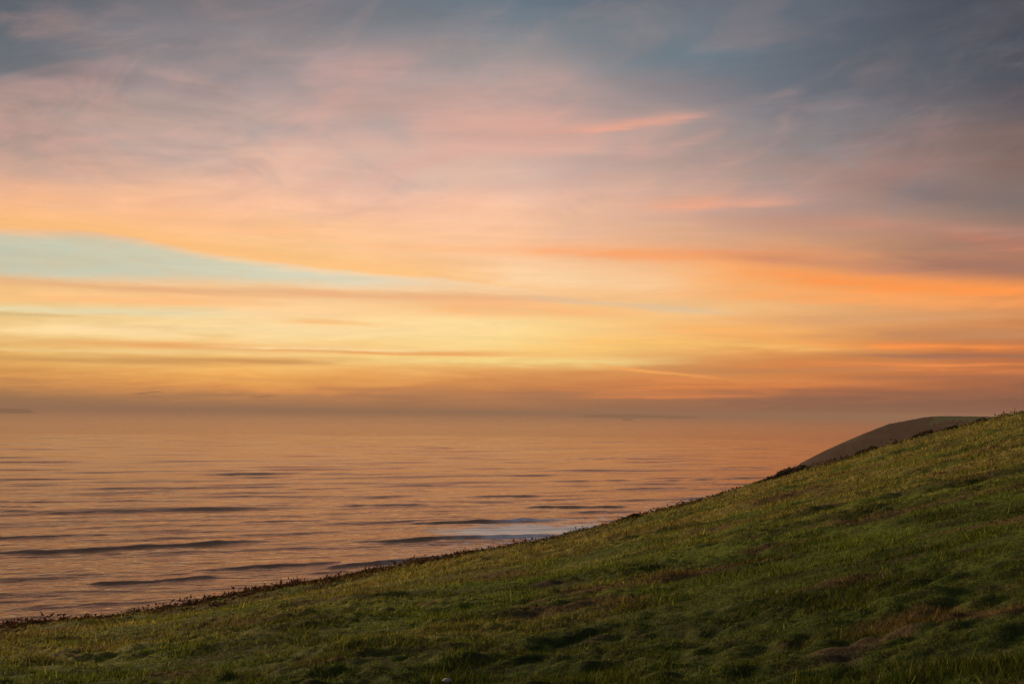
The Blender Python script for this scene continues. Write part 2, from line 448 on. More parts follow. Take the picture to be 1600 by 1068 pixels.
m_turf, t = mat_new('turf_soil')
ca = t.n('ShaderNodeVertexColor', layer_name='turf')
geo = t.n('ShaderNodeNewGeometry')
tn = t.noise(geo.outputs['Position'], 9.0, 4.0, 0.65)
tn2 = t.noise(geo.outputs['Position'], 2.3, 4.0, 0.6)
tcol = t.mix(t.maprange(tn, 0.38, 0.68, 0.0, 0.75), ca.outputs[0], (0.022, 0.017, 0.010, 1))
tcol = t.mix(t.maprange(tn2, 0.5, 0.75, 0.0, 0.45), tcol, (0.090, 0.072, 0.028, 1))
pb = t.n('ShaderNodeBsdfPrincipled'); pb.inputs['Roughness'].default_value = 0.95; pb.inputs['Specular IOR Level'].default_value = 0.1
t.put(pb.inputs['Base Color'], tcol)
bp = t.n('ShaderNodeBump'); bp.inputs['Strength'].default_value = 0.7; bp.inputs['Distance'].default_value = 0.05
t.put(bp.inputs['Height'], t.noise(geo.outputs['Position'], 14.0, 4.0, 0.7)); t.put(pb.inputs['Normal'], bp.outputs[0])
mo = t.n('ShaderNodeOutputMaterial'); t.put(mo.inputs[0], pb.outputs[0])

me = mesh_np('hillside', hv, hf, m_turf, True)
dry, brown, bare = turf_fields(hx, hy)
lush_shade = np.maximum(sstep(-0.2, 0.3, fbm(hx / 3, hy / 2, 201, 3)), 0.9 * sstep(24, 9, np.hypot(hx, hy)))  # random patches; the distance term is shade painted on the near ground
tc_ = turf_color(dry, brown, lush_shade)
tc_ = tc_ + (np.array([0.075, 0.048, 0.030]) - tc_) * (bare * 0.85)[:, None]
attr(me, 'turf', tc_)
hill = tag(link('hillside', me), kind='structure')

# ------------------------------------------------------------------ grass: blades rooted in the turf
N = 1150000
ga = np.radians(rng.uniform(-38, 38, N))
u = rng.uniform(0, 1, N)
d0, d1 = 5.0, 165.0
gd = np.exp(np.log(d0) + (np.log(d1) - np.log(d0)) * u)
gx, gy = gd * np.sin(ga), gd * np.cos(ga)
keep = gd < edge_dist(np.degrees(ga)) * 1.45
ga, gd, gx, gy = (v[keep] for v in (ga, gd, gx, gy)); N = len(ga); keep = np.ones(N, bool)
dry, brown, bare = turf_fields(gx, gy)
clump = fbm(gx / 0.55, gy / 0.4, 301, 2)
keep &= rng.uniform(0, 1, N) > (bare * 0.85)
keep &= rng.uniform(-0.9, 0.45, N) < clump + 0.25
gx, gy, gd, ga, dry, brown, clump = (v[keep] for v in (gx, gy, gd, ga, dry, brown, clump))
n = len(gx)
gz = hill_z(gx, gy) - 0.012
hgt = (1 + 0.1 * sstep(26, 12, gd)) * (0.022 + 0.034 * rng.random(n) ** 1.5 + 0.035 * sstep(0.0, 0.5, clump) * rng.random(n) ** 2) * (1 + 0.35 * dry) * (1 + gd / 60) * (0.65 + 1.15 * sstep(-0.15, 0.45, fbm(gx / 1.7, gy / 1.1, 311, 3)))
wid = np.maximum(0.0046, gd * 0.00042) * rng.uniform(0.7, 1.4, n)
th = rng.uniform(0, 2 * math.pi, n)
lean = hgt * rng.uniform(0.25, 1.1, n)
la = rng.normal(0.9, 1.3, n)          # wind-combed, mostly up the slope
lx, ly = np.cos(la) * lean, np.sin(la) * lean * 0.7
bx_, by_ = np.cos(th) * wid, np.sin(th) * wid
base = np.stack([gx, gy, gz], 1)
v0 = base - np.stack([bx_, by_, 0 * bx_], 1); v1 = base + np.stack([bx_, by_, 0 * bx_], 1)
v2 = base + np.stack([lx, ly, hgt], 1)
gv = np.stack([v0, v1, v2], 1).reshape(-1, 3)
gf = np.arange(n * 3).reshape(-1, 3)
coarse = rng.random(n) < 0.08 * sstep(-0.1, 0.5, clump)
gv = gv.reshape(-1, 3, 3)
gv[coarse, 2] = gv[coarse, 0] * .5 + gv[coarse, 1] * .5 + (gv[coarse, 2] - gv[coarse, 0] * .5 - gv[coarse, 1] * .5) * rng.uniform(1.3, 2.0, coarse.sum())[:, None]
gv = gv.reshape(-1, 3)
lush_shade = np.maximum(sstep(-0.2, 0.3, fbm(gx / 3, gy / 2, 201, 3)), 0.9 * sstep(24, 9, np.hypot(gx, gy)))  # same patches and painted near shade for the blades
gc = turf_color(np.clip(dry + rng.normal(0, 0.22, n), 0, 1), np.clip(brown + rng.normal(-0.05, 0.2, n), 0, 1), lush_shade)
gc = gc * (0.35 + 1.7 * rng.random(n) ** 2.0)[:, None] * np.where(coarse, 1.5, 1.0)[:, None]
pale = rng.random(n) < 0.012
gc[pale] = np.array([0.30, 0.24, 0.12]) * rng.uniform(0.6, 1.1, pale.sum())[:, None]
m_grass, t = mat_new('grass_blades')
ca = t.n('ShaderNodeVertexColor', layer_name='blade')
df = t.n('ShaderNodeBsdfDiffuse'); t.put(df.inputs[0], ca.outputs[0])
tr = t.n('ShaderNodeBsdfTranslucent'); t.put(tr.inputs[0], ca.outputs[0])
mx = t.n('ShaderNodeMixShader'); mx.inputs[0].default_value = 0.4
t.put(mx.inputs[1], df.outputs[0]); t.put(mx.inputs[2], tr.outputs[0])
mo = t.n('ShaderNodeOutputMaterial'); t.put(mo.inputs[0], mx.outputs[0])
me = mesh_np('grass', gv, gf, m_grass)
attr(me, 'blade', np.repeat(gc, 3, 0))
tag(link('grass', me), 'short wind-combed green and straw coloured grass covering the sloping hillside', 'grass', kind='stuff')

# ------------------------------------------------------------------ dead bracken and heather sprigs, thickest along the brow
N = 1400000
ga = np.radians(rng.uniform(-38, 38, N)); gd = np.exp(rng.uniform(np.log(7), np.log(150), N))
gx, gy = gd * np.sin(ga), gd * np.cos(ga)
azd = np.degrees(ga); fr = gd / edge_dist(azd)
sel_ = (fr < 1.25) & ((fr > 0.70) | (rng.random(N) < 0.25) & (gd > 10))
ga, gd, gx, gy, azd, fr = (v[sel_] for v in (ga, gd, gx, gy, azd, fr)); N = len(ga)
rim_ = sstep(0.72, 0.95, fr) * sstep(1.22, 1.05, fr)
pat = 0.65 * fbm(gx / 2.4, gy / 1.6, 331, 3) + 0.6 * fbm(gx / 7.5, gy / 7.5, 335, 2)
_, brown, _ = turf_fields(gx, gy)
left = sstep(16, 4, azd)
dens = np.maximum(rim_ * sstep(-0.14, 0.20, pat) * (1.0 + 1.4 * left), np.where(fr < 0.70, 0.40, 0.10) * brown * sstep(0.0, 0.35, pat) * sstep(10, 22, gd))
dens = np.where(fr < 1.25, dens, 0)
k_ = rng.uniform(0, 1, N) < dens
gx, gy, gd, pat, rim_ = gx[k_], gy[k_], gd[k_], pat[k_], rim_[k_]
n = len(gx)
gz = hill_z(gx, gy) - 0.01
tuf = sstep(-0.05, 0.40, 0.7 * fbm(gx / 2.2, gy / 2.2, 341, 2) + 0.5 * fbm(gx / 0.7, gy / 0.7, 343, 2) + 0.12)
hgt = 0.04 + (0.06 + 0.34 * tuf) * rng.random(n) ** 1.5 * (0.15 + 0.85 * rim_) * (1 + gd / 160)
rt = rng.uniform(0, 1, n) * hgt * 0.7                          # sprigs start part-way up their stalks
c0 = np.stack([gx + rng.normal(0, .03, n), gy + rng.normal(0, .03, n), gz + rt], 1)
dr = rng.normal(0, 1, (n, 3)); dr[:, 2] = np.abs(dr[:, 2]) * 0.8; dr /= np.linalg.norm(dr, axis=1)[:, None]
sdv = np.cross(dr, rng.normal(0, 1, (n, 3))); sdv /= np.linalg.norm(sdv, axis=1)[:, None]
ln = (0.035 + 0.08 * rng.random(n) ** 2) * (0.8 + 0.7 * rim_) * (1 + gd / 120)
tri = np.stack([c0 - sdv * (ln * .27)[:, None], c0 + sdv * (ln * .27)[:, None], c0 + dr * ln[:, None]], 1).reshape(-1, 3)
bc = np.array([0.050, 0.026, 0.014]) * rng.uniform(0.4, 1.5, n)[:, None]
me = mesh_np('bracken', tri, np.arange(n * 3).reshape(-1, 3), m_grass)
attr(me, 'blade', np.repeat(bc, 3, 0))
tag(link('bracken', me), 'brown dead bracken and heather sprigs fringing the brow of the slope', 'bracken', kind='stuff')

# ------------------------------------------------------------------ sea
D_SEA = np.concatenate([np.geomspace(235, 1100, 470)[:-1], np.geomspace(1100, 2400, 150)[:-1], np.geomspace(2400, 45000, 130)])
AZ_SEA = np.radians(np.linspace(-36, 36, 500))
SA, SD = np.meshgrid(AZ_SEA, D_SEA)
sx, sy = (SD * np.sin(SA)).ravel(), (SD * np.cos(SA)).ravel()
sdist = np.hypot(sx, sy)
CR = R(17)                                   # bearing of the crests
ca_, sa_ = math.cos(CR), math.sin(CR)
al = sx * ca_ + sy * sa_                     # along the crest
ac = -sx * sa_ + sy * ca_                    # out to sea
ac_w = ac + 16 * fbm(al / 260, ac / 260, 401, 2) + 0.00016 * np.clip(al, -400, 400) ** 2


def crest(phase):
    """sharp-crested swell, steep on the landward side, phase 0..1"""
    p = phase - np.floor(phase)
    return np.where(p < 0.10, sstep(0, 0.10, p), (1 - (p - 0.10) / 0.90) ** 2.2)


fade = sstep(3600, 1500, sdist)


def roll(phase, f=0.34):
    p = phase - np.floor(phase)
    return np.where(p < f, 0.5 - 0.5 * np.cos(np.pi * p / f), 0.5 + 0.5 * np.cos(np.pi * (p - f) / (1 - f))) - 0.5


env = sstep(0.02, 0.42, fbm(al / 170, ac / 75, 411, 3))
sz = 0.75 * env * (crest(ac_w / 88) - 0.25) * fade * sstep(230, 420, sdist)
env2 = sstep(-0.05, 0.4, fbm(al / 90 + 31, ac / 46, 421, 3))
sz = sz + 0.42 * env2 * (crest((ac_w + 9 * fbm(al / 60, ac / 60, 431, 2)) / 37) - 0.25) * fade * sstep(1100, 600, sdist)
for lam, amp_w, dang, sdn in ((62, .86, 3, 433), (41, .70, -4, 434), (27, .46, 6, 435)):
    c2, s2 = math.cos(CR + R(dang)), math.sin(CR + R(dang))
    a2 = sx * c2 + sy * s2; b2 = -sx * s2 + sy * c2
    gr = 0.35 + 0.9 * sstep(-0.2, 0.4, fbm(a2 / (lam * 4.5), b2 / lam, sdn, 2))
    sz = sz + amp_w * gr * roll((b2 + 0.4 * lam * fbm(a2 / (lam * 3), b2 / (lam * 3), sdn + 9, 2)) / lam) * sstep(lam * 75, lam * 30, sdist) * sstep(240, 600, sdist)
sz = sz + (0.32 * fbm(al / 48, ac / 9, 441, 3) + 0.56 * np.abs(fbm(al / 30, ac / 5.5, 443, 3))) * sstep(1500, 450, sdist)
foam = np.zeros_like(sz)


def sea_at(px, py):
    a, e = azel(px, py)
    d = CAM_Z / math.tan(R(-e))
    return d * math.sin(R(a)), d * math.cos(R(a))


# the larger waves near the beach: ends of each crest as seen, height
WAVES = [((-60, 868), (420, 846), 1.25, .0), ((310, 893), (545, 879), 1.1, .0), ((120, 913), (350, 902), 1.0, .0), ((500, 889), (715, 870), 1.35, .25),
         ((555, 848), (870, 838), 1.7, .5), ((635, 818), (885, 811), 1.6, .55), ((815, 793), (985, 792), 1.5, .0), ((520, 791), (665, 789), 1.1, .0),
         ((-60, 784), (300, 782), .9, .0), ((370, 816), (520, 814), .9, .0), ((730, 776), (840, 774), 1.0, .0), ((590, 760), (720, 758), .8, .0),
         ((860, 752), (1010, 750), 1.0, .0), ((1010, 752), (1200, 746), .9, .0), ((960, 765), (1100, 762), .8, .0), ((130, 768), (280, 767), .8, .0),
         ((870, 718), (980, 717), .9, .0), ((520, 721), (600, 720), .8, .0), ((-60, 722), (140, 722), .7, .0), ((1080, 733), (1220, 731), .8, .0),
         ((640, 700), (760, 699), .8, .0), ((960, 722), (1060, 721), .7, .0), ((300, 741), (430, 740), .7, .0)]
for (p0, p1, hgt_w, fo) in WAVES:
    x0, y0 = sea_at(*p0); x1, y1 = sea_at(*p1)
    L = math.hypot(x1 - x0, y1 - y0)
    if x1 < x0: x0, y0, x1, y1 = x1, y1, x0, y0
    ux, uy = (x1 - x0) / L, (y1 - y0) / L
    a_ = (sx - x0) * ux + (sy - y0) * uy
    b_ = -(sx - x0) * uy + (sy - y0) * ux
    sel = np.where((a_ > -L * .3) & (a_ < L * 1.3) & (b_ > -60) & (b_ < 140))[0]
    A, B = a_[sel], b_[sel]
    B = B - (4.0 * vnoise(A / 30, A * 0 + p0[0], 451) + 2.0 * vnoise(A / 9, A * 0 + p0[1], 452) + 0.5 * vnoise(A / 4, b_[sel] / 4, 455) * (1 - fo))
    endf = sstep(-L * .12, L * .25, A) * sstep(L * 1.12, L * .80, A)
    dc = math.hypot((x0 + x1) / 2, (y0 + y1) / 2)
    steep = max(2.2, dc * 0.0060)
    hgt_w = 0.95 * hgt_w * max(1.0, dc / 750)
    prof = np.where(B < 0, sstep(-steep, 0, B), np.exp(-(np.maximum(B, 0) / (steep * 4.5)) ** 1.3))
    trough = -0.03 * np.exp(-((B + 11) / 7.0) ** 2)
    hh = hgt_w * endf * (0.8 + 0.35 * vnoise(A / 18, A * 0 + p0[1], 453) + 0.3 * fbm(A / 9, B / 5, 454, 2) * (1 - fo))
    sz[sel] = sz[sel] * (1 - 0.35 * endf * np.exp(-(B / 6) ** 2)) + hh * (prof + trough)
    if fo:
        f = sstep(L * (1 - fo), L * (1 - fo * .55), A) * sstep(L * 1.15, L * 0.98, A) * sstep(-5, -2, B) * sstep(1.5, -0.5, B)
        foam[sel] = np.maximum(foam[sel], 0.7 * f)

# broken water behind the outer breaker and wash along the beach
qx, qy = sea_at(830, 829)
bearing = np.degrees(np.arctan2(sx, sy))
pa = (sx - qx) * ca_ + (sy - qy) * sa_; pbx = -(sx - qx) * sa_ + (sy - qy) * ca_
blob = sstep(1.0, 0.35, np.hypot(pa / 62, pbx / 36) + 0.45 * fbm(sx / 16, sy / 16, 461, 3))
foam = np.maximum(foam, 1.0 * blob)
SHORE_A = np.array([-45, azel(0, 971)[0], azel(100, 973)[0], azel(300, 955)[0], azel(500, 920)[0], azel(640, 890)[0], azel(760, 867)[0], azel(860, 845)[0], azel(1000, 812)[0], azel(1200, 762)[0], 40])
SHORE_D = np.array([262, 281, 280, 296, 340, 384, 428, 474, 575, 840, 1250])


def shore_d(azd): return np.interp(azd, SHORE_A, SHORE_D)


off = sdist - shore_d(bearing) - 9 * fbm(sx / 22, sy / 22, 471, 3)
lace = sstep(0.05, 0.3, fbm(sx / 7, sy / 4.0, 481, 3)) * sstep(95, 8, off) * sstep(-13, 4, bearing)
foam = np.maximum(foam, np.maximum(0.9 * sstep(16, 2, off), 0.8 * lace))
m_sea, t = mat_new('sea_water')
geo = t.n('ShaderNodeNewGeometry')
gxx, gyy, gzz = t.sep(geo.outputs['Position'])
dist = t.m('SQRT', t.m('ADD', t.m('MULTIPLY', gxx, gxx), t.m('MULTIPLY', gyy, gyy)))    # metres out from the beach headland
rot = t.comb(t.m('ADD', t.m('MULTIPLY', gxx, ca_), t.m('MULTIPLY', gyy, sa_)), t.m('ADD', t.m('MULTIPLY', gxx, -sa_), t.m('MULTIPLY', gyy, ca_)), 0.0)
def stretched(kx, ky, det, rough=0.55):
    s_ = t.sep(rot)
    return t.noise(t.comb(t.m('MULTIPLY', s_[0], kx), t.m('MULTIPLY', s_[1], ky)), 1.0, det, rough, 0.3)
rip = stretched(0.16, 0.34, 4.0, 0.62)
chop = stretched(0.035, 0.11, 3.0)
swell = stretched(0.0040, 0.017, 3.0, 0.5)
b1 = t.n('ShaderNodeBump'); b1.inputs['Distance'].default_value = 1.0
t.put(b1.inputs['Height'], rip); t.put(b1.inputs['Strength'], t.maprange(dist, 300, 1500, 0.44, 0.08))
b2 = t.n('ShaderNodeBump'); b2.inputs['Distance'].default_value = 3.0
t.put(b2.inputs['Height'], chop); t.put(b2.inputs['Strength'], t.maprange(dist, 300, 6000, 0.10, 0.04)); t.put(b2.inputs['Normal'], b1.outputs[0])
b3 = t.n('ShaderNodeBump'); b3.inputs['Distance'].default_value = 9.0
t.put(b3.inputs['Height'], swell); t.put(b3.inputs['Strength'], t.maprange(dist, 600, 3000, 0.08, 0.60)); t.put(b3.inputs['Normal'], b2.outputs[0])
# silty, copper-brown estuary water: mirror film over a dark turbid body
gl = t.n('ShaderNodeBsdfGlossy'); gl.inputs['Color'].default_value = (1.0, 0.77, 0.64, 1)
t.put(gl.inputs['Roughness'], t.maprange(dist, 300, 4000, 0.07, 0.12)); t.put(gl.inputs['Normal'], b3.outputs[0])
wd_ = t.n('ShaderNodeBsdfDiffuse'); wd_.inputs['Color'].default_value = (0.105, 0.056, 0.036, 1)
fr_ = t.n('ShaderNodeFresnel'); fr_.inputs['IOR'].default_value = 1.345; t.put(fr_.inputs['Normal'], b3.outputs[0])
pw = t.n('ShaderNodeMixShader'); t.put(pw.inputs[0], fr_.outputs[0]); t.put(pw.inputs[1], wd_.outputs[0]); t.put(pw.inputs[2], gl.outputs[0])
fa = t.n('ShaderNodeAttribute', attribute_name='foam')
fn = stretched(0.25, 0.5, 5.0, 0.7)
ff = t.m('MULTIPLY', fa.outputs['Fac'], t.maprange(fn, 0.28, 0.50, 0.45, 1.4), clamp=True)
fo_ = t.n('ShaderNodeBsdfPrincipled'); fo_.inputs['Base Color'].default_value = (0.94, 0.93, 0.93, 1); fo_.inputs['Roughness'].default_value = 0.8
ms = t.n('ShaderNodeMixShader'); t.put(ms.inputs[0], ff); t.put(ms.inputs[1], pw.outputs[0]); t.put(ms.inputs[2], fo_.outputs[0])
mo = t.n('ShaderNodeOutputMaterial'); t.put(mo.inputs[0], ms.outputs[0])
me = mesh_np('sea', np.stack([sx, sy, sz], 1), grid_faces(len(D_SEA), len(AZ_SEA)), m_sea, True)
attr(me, 'foam', foam)
tag(link('sea', me), kind='structure')

# ------------------------------------------------------------------ beach below the slope
m_sand, t = mat_new('wet_sand')
geo = t.n('ShaderNodeNewGeometry')
ps = t.n('ShaderNodeBsdfPrincipled')
t.put(ps.inputs['Base Color'], t.mix(t.noise(geo.outputs['Position'], 0.15, 4.0), (0.10, 0.085, 0.072, 1), (0.16, 0.14, 0.12, 1)))
ps.inputs['Roughness'].default_value = 0.6
mo = t.n('ShaderNodeOutputMaterial'); t.put(mo.inputs[0], ps.outputs[0])
ba = np.linspace(-44, 40, 220); bt = np.linspace(0, 1, 26)
BA, BT = np.meshgrid(ba, bt)
sh = shore_d(BA)
bd = 110 + (sh + 22 - 110) * BT
bz = 1.4 * (sh - bd) / 60 + 0.15 * fbm(BA * 2, BT * 9, 501, 2)
bz = np.clip(bz, -0.8, 6.0)
bv = np.stack([bd * np.sin(np.radians(BA)), bd * np.cos(np.radians(BA)), bz], -1).reshape(-1, 3)
tag(link('beach', mesh_np('beach', bv, grid_faces(26, 220), m_sand, True)), kind='structure')

# ------------------------------------------------------------------ headland across the bay
HEAD = [(1238, 738), (1244, 732), (1249, 724), (1284, 706), (1319, 690), (1355, 675), (1389, 662), (1442, 652), (1466, 649.5), (1520, 650), (1570, 651), (1640, 650), (1760, 648)]
ha = np.array([azel(*p)[0] for p in HEAD]); he = np.array([azel(*p)[1] for p in HEAD])
tt = np.linspace(0, 1, 150)
aa = ha[0] + (ha[-1] - ha[0]) * tt
dd = 1170 + 330 * tt
top = np.maximum(CAM_Z + dd * np.tan(np.radians(np.interp(aa, ha, he))), 0.4)
ss = np.concatenate([np.linspace(-1, 0, 60), np.linspace(0, 1, 40)[1:]])
TT, SS = np.meshgrid(np.arange(150), ss)
AAm, DDm, TPm = aa[TT], dd[TT], top[TT]
cliffw = 40 + TPm * 1.35
front = np.maximum(0, 1 + SS)
depth = 20 + 240 * np.clip(TPm / 40, 0, 1)
back = 1 - 0.05 * SS - 1.2 * np.maximum(CAM_Z - TPm, 0) * SS * depth / DDm / TPm - 0.9 * sstep(0.75, 1.0, SS)
prof = np.where(SS < 0, front ** 0.8, back)
Dm = DDm + np.where(SS < 0, SS * cliffw, SS * depth)
hxm, hym = Dm * np.sin(np.radians(AAm)), Dm * np.cos(np.radians(AAm))
gul = fbm(hxm / 38, hym / 60, 601, 4)
Zm = TPm * prof + np.where(SS < 0, 10.0 * gul * np.sin(np.pi * np.clip(-SS, 0, 1)) * np.clip(TPm / 40, 0, 1), 0.0) + 0.5 * fbm(hxm / 9, hym / 9, 611, 3) * np.clip(TPm / 30, 0, 1)
Zm = np.where((np.abs(SS) > 0.999), -0.8, np.maximum(Zm, -0.8))
m_head, t = mat_new('headland_cover')
geo = t.n('ShaderNodeNewGeometry'); px_, py_, pz_ = t.sep(geo.outputs['Position'])
hn = t.noise(geo.outputs['Position'], 0.035, 5.0, 0.6); hn2 = t.noise(geo.outputs['Position'], 0.2, 4.0, 0.65)
hc = t.mix(t.maprange(hn, 0.44, 0.56, 0, 1), (0.012, 0.008, 0.006, 1), (0.022, 0.026, 0.010, 1))
hc = t.mix(t.maprange(hn2, 0.5, 0.66, 0, 0.8), hc, (0.050, 0.038, 0.030, 1))
fld = t.n('ShaderNodeAttribute', attribute_name='field')
hc = t.mix(fld.outputs['Fac'], hc, (0.050, 0.215, 0.032, 1))
ph = t.n('ShaderNodeBsdfPrincipled'); ph.inputs['Roughness'].default_value = 0.95; t.put(ph.inputs['Base Color'], hc); ph.inputs['Specular IOR Level'].default_value = 0.1
mo = t.n('ShaderNodeOutputMaterial'); t.put(mo.inputs[0], ph.outputs[0])
me = mesh_np('headland', np.stack([hxm, hym, Zm], -1).reshape(-1, 3), grid_faces(len(ss), 150), m_head, True)
fieldm = sstep(22.7, 22.9, AAm + 0.25 * vnoise(hxm / 30, hym / 30, 621)) * sstep(TPm - 13, TPm - 12, Zm) * (SS > -0.5)
fieldm = np.maximum(fieldm, (SS > 0.02) * sstep(21.8, 22.2, AAm))
attr(me, 'field', fieldm.ravel())
tag(link('headland', me), kind='structure')

# hedge along the foot of the green field
hp = []
for jt in range(150):
    if 22.8 < aa[jt] < 27.5:
        colz = Zm[:60, jt]; i_ = int(np.argmin(np.abs(colz - (top[jt] - 10.5 - 2.0 * math.sin(jt * .22)))))
        hp.append((hxm[i_, jt], hym[i_, jt], Zm[i_, jt]))
hp = np.array(hp)
HEDGE_BASE = hp[len(hp) // 2]
n = 9000
q = rng.uniform(0, len(hp) - 1.001, n); qi = q.astype(int); qf = (q - qi)[:, None]
c0 = hp[qi] * (1 - qf) + hp[qi + 1] * qf - HEDGE_BASE
c0 = c0 + np.stack([rng.normal(0, 1.0, n), rng.normal(0, 1.0, n), rng.uniform(-0.3, 4.2, n) * (0.6 + 0.4 * np.sin(q * 2.1))], 1)
dr = rng.normal(0, 1, (n, 3)); dr /= np.linalg.norm(dr, axis=1)[:, None]
sdv = np.cross(dr, rng.normal(0, 1, (n, 3))); sdv /= np.linalg.norm(sdv, axis=1)[:, None]
hedge_tri = np.stack([c0 - sdv * .45, c0 + sdv * .45, c0 + dr * 1.3], 1).reshape(-1, 3)

# ------------------------------------------------------------------ far islands
m_isl, t = mat_new('island_rock')
geo = t.n('ShaderNodeNewGeometry')
pi_ = t.n('ShaderNodeBsdfPrincipled'); pi_.inputs['Roughness'].default_value = 0.95
t.put(pi_.inputs['Base Color'], t.mix(t.noise(geo.outputs['Position'], 0.004, 4.0), (0.05, 0.05, 0.035, 1), (0.10, 0.085, 0.07, 1)))
mo = t.n('ShaderNodeOutputMaterial'); t.put(mo.inputs[0], pi_.outputs[0])


def island(dst, prof_px, depth, seed):
    """long flat-topped island: outline heights in metres along its length"""
    xs = [dst * math.sin(R(azel(p, 650)[0])) for p, h in prof_px]; hs = [h for p, h in prof_px]
    yc = dst * math.cos(R(azel(prof_px[len(prof_px) // 2][0], 650)[0]))
    gx_ = np.linspace(xs[0], xs[-1], 140); q = np.linspace(-1, 1, 31)
    GX, Q = np.meshgrid(gx_, q)
    H = np.interp(GX, xs, hs) * (1 + 0.10 * fbm(GX / 300, Q, seed, 3))
    Zi = H * (1 - np.abs(Q) ** 5) + 4 * fbm(GX / 120, Q * 4, seed + 5, 3) * (1 - np.abs(Q)) - 0.8
    v = np.stack([GX, yc + Q * depth * 0.5, np.maximum(Zi, -0.8)], -1).reshape(-1, 3)
    return tag(link('island', mesh_np('island', v, grid_faces(31, 140), m_isl, True)), kind='structure')


island(11000, [(-330, 0), (-300, 25), (-200, 42), (-60, 46), (0, 43), (20, 42), (34, 38), (40, 22), (46, 6), (50, 0)], 500, 701)
island(13000, [(900, 0), (906, 14), (920, 32), (950, 40), (985, 43), (1020, 38), (1050, 31), (1075, 27), (1086, 18), (1090, 0)], 700, 711)

# ------------------------------------------------------------------ ship far out
def simple_mat(name, c, rough=0.6, var=0.25, scale=2.0):
    mt, t = mat_new(name)
    tcn = t.n('ShaderNodeTexCoord')
    p = t.n('ShaderNodeBsdfPrincipled'); p.inputs['Roughness'].default_value = rough
    nz = t.noise(tcn.outputs['Object'], scale, 4.0, 0.6)
    c = np.array(c)
    t.put(p.inputs['Base Color'], t.mix(nz, (*(c * (1 - var)), 1), (*np.minimum(c * (1 + var), 1), 1)))
    o = t.n('ShaderNodeOutputMaterial'); t.put(o.inputs[0], p.outputs[0])
    return mt


def bm_obj(name, bm, mat, parent=None, loc=(0, 0, 0)):
    me = bpy.data.meshes.new(name); bm.to_mesh(me); bm.free(); me.materials.append(mat)
    return link(name, me, parent, loc)


def box(bm, x0, x1, y0, y1, z0, z1):
    vs = [bm.verts.new(p) for p in ((x0, y0, z0), (x1, y0, z0), (x1, y1, z0), (x0, y1, z0), (x0, y0, z1), (x1, y0, z1), (x1, y1, z1), (x0, y1, z1))]
    for f in ((3, 2, 1, 0), (4, 5, 6, 7), (0, 1, 5, 4), (1, 2, 6, 5), (2, 3, 7, 6), (3, 0, 4, 7)): bm.faces.new([vs[i] for i in f])


m_hull = simple_mat('ship_hull_paint', (0.06, 0.014, 0.010), .6, .25, .05)
m_white = simple_mat('ship_buff_paint', (0.22, 0.15, 0.11), .6, .1, .1)
SD_ = 8500; sa2, _e2 = azel(980, 654)
ship = empty('cargo_ship', (SD_ * math.sin(R(sa2)), SD_ * math.cos(R(sa2)), 0))
ship.scale = (0.6, 0.6, 0.6)
tag(ship, 'tiny dark cargo ship on the hazy horizon in front of the faint island', 'ship')
bm = bmesh.new()
secs = [(-66, 8, 13), (-62, 11, 12.5), (-20, 12, 12), (30, 12, 12), (52, 9, 13.5), (64, 3, 16), (69, 0.4, 17)]
rings = []
for xx, hw, tp in secs:
    rings.append([bm.verts.new(p) for p in ((xx, -hw, tp), (xx - (0 if xx < 50 else 2), -hw * .8, -1), (xx - (0 if xx < 50 else 2), hw * .8, -1), (xx, hw, tp))])
for a, b in zip(rings[:-1], rings[1:]):
    for i in range(4):
        bm.faces.new((a[i], b[i], b[(i + 1) % 4], a[(i + 1) % 4]))
bm.faces.new(rings[0]); bm.faces.new(rings[-1][::-1])
bm_obj('hull', bm, m_hull, ship)
bm = bmesh.new(); box(bm, -60, -44, -10, 10, 12.4, 26); box(bm, -58, -48, -12, 12, 26.01, 29); bm_obj('deckhouse', bm, m_white, ship)
bm = bmesh.new(); box(bm, -66 + 4.5, -60.5, -3, 3, 12.4, 31); bm_obj('funnel', bm, m_hull, ship)
for k in range(4):
    bm = bmesh.new(); box(bm, -38 + k * 21, -22 + k * 21, -8.5, 8.5, 11.9, 14.5); bm_obj('hatch_cover', bm, m_hull, ship)
bm = bmesh.new(); box(bm, 55, 55.8, -.4, .4, 13, 27); bm_obj('mast', bm, m_white, ship)


# ------------------------------------------------------------------ bushes, stalks and stones on the slope
m_gorse = simple_mat('gorse_foliage', (0.040, 0.028, 0.014), .9, .5, 6.0)
m_brack = simple_mat('dead_bracken', (0.055, 0.030, 0.016), .9, .5, 5.0)
m_stem = simple_mat('woody_stem', (0.040, 0.028, 0.020), .9, .3, 8.0)
m_stalk = simple_mat('dry_stalk', (0.050, 0.034, 0.022), .9, .3, 8.0)
m_stone = simple_mat('pale_stone', (0.50, 0.47, 0.42), .8, .25, 9.0)


hedge = empty('hedgerow', tuple(HEDGE_BASE)); tag(hedge, 'dark hedgerow along the foot of the green field on the headland', 'hedge')
link('foliage', mesh_np('foliage', hedge_tri, np.arange(len(hedge_tri)).reshape(-1, 3), m_gorse), hedge)


def ground(px, frac, dabs=None):
    """a point on the slope on the bearing of px, a fraction of the way to the brow"""
    a = azel(px, 700 if px > 1200 else 850)[0]
    d = dabs if dabs else float(edge_dist(np.array([a]))[0]) * frac
    x, y = d * math.sin(R(a)), d * math.cos(R(a))
    return x, y, float(hill_z(np.array([x]), np.array([y]))[0]), d


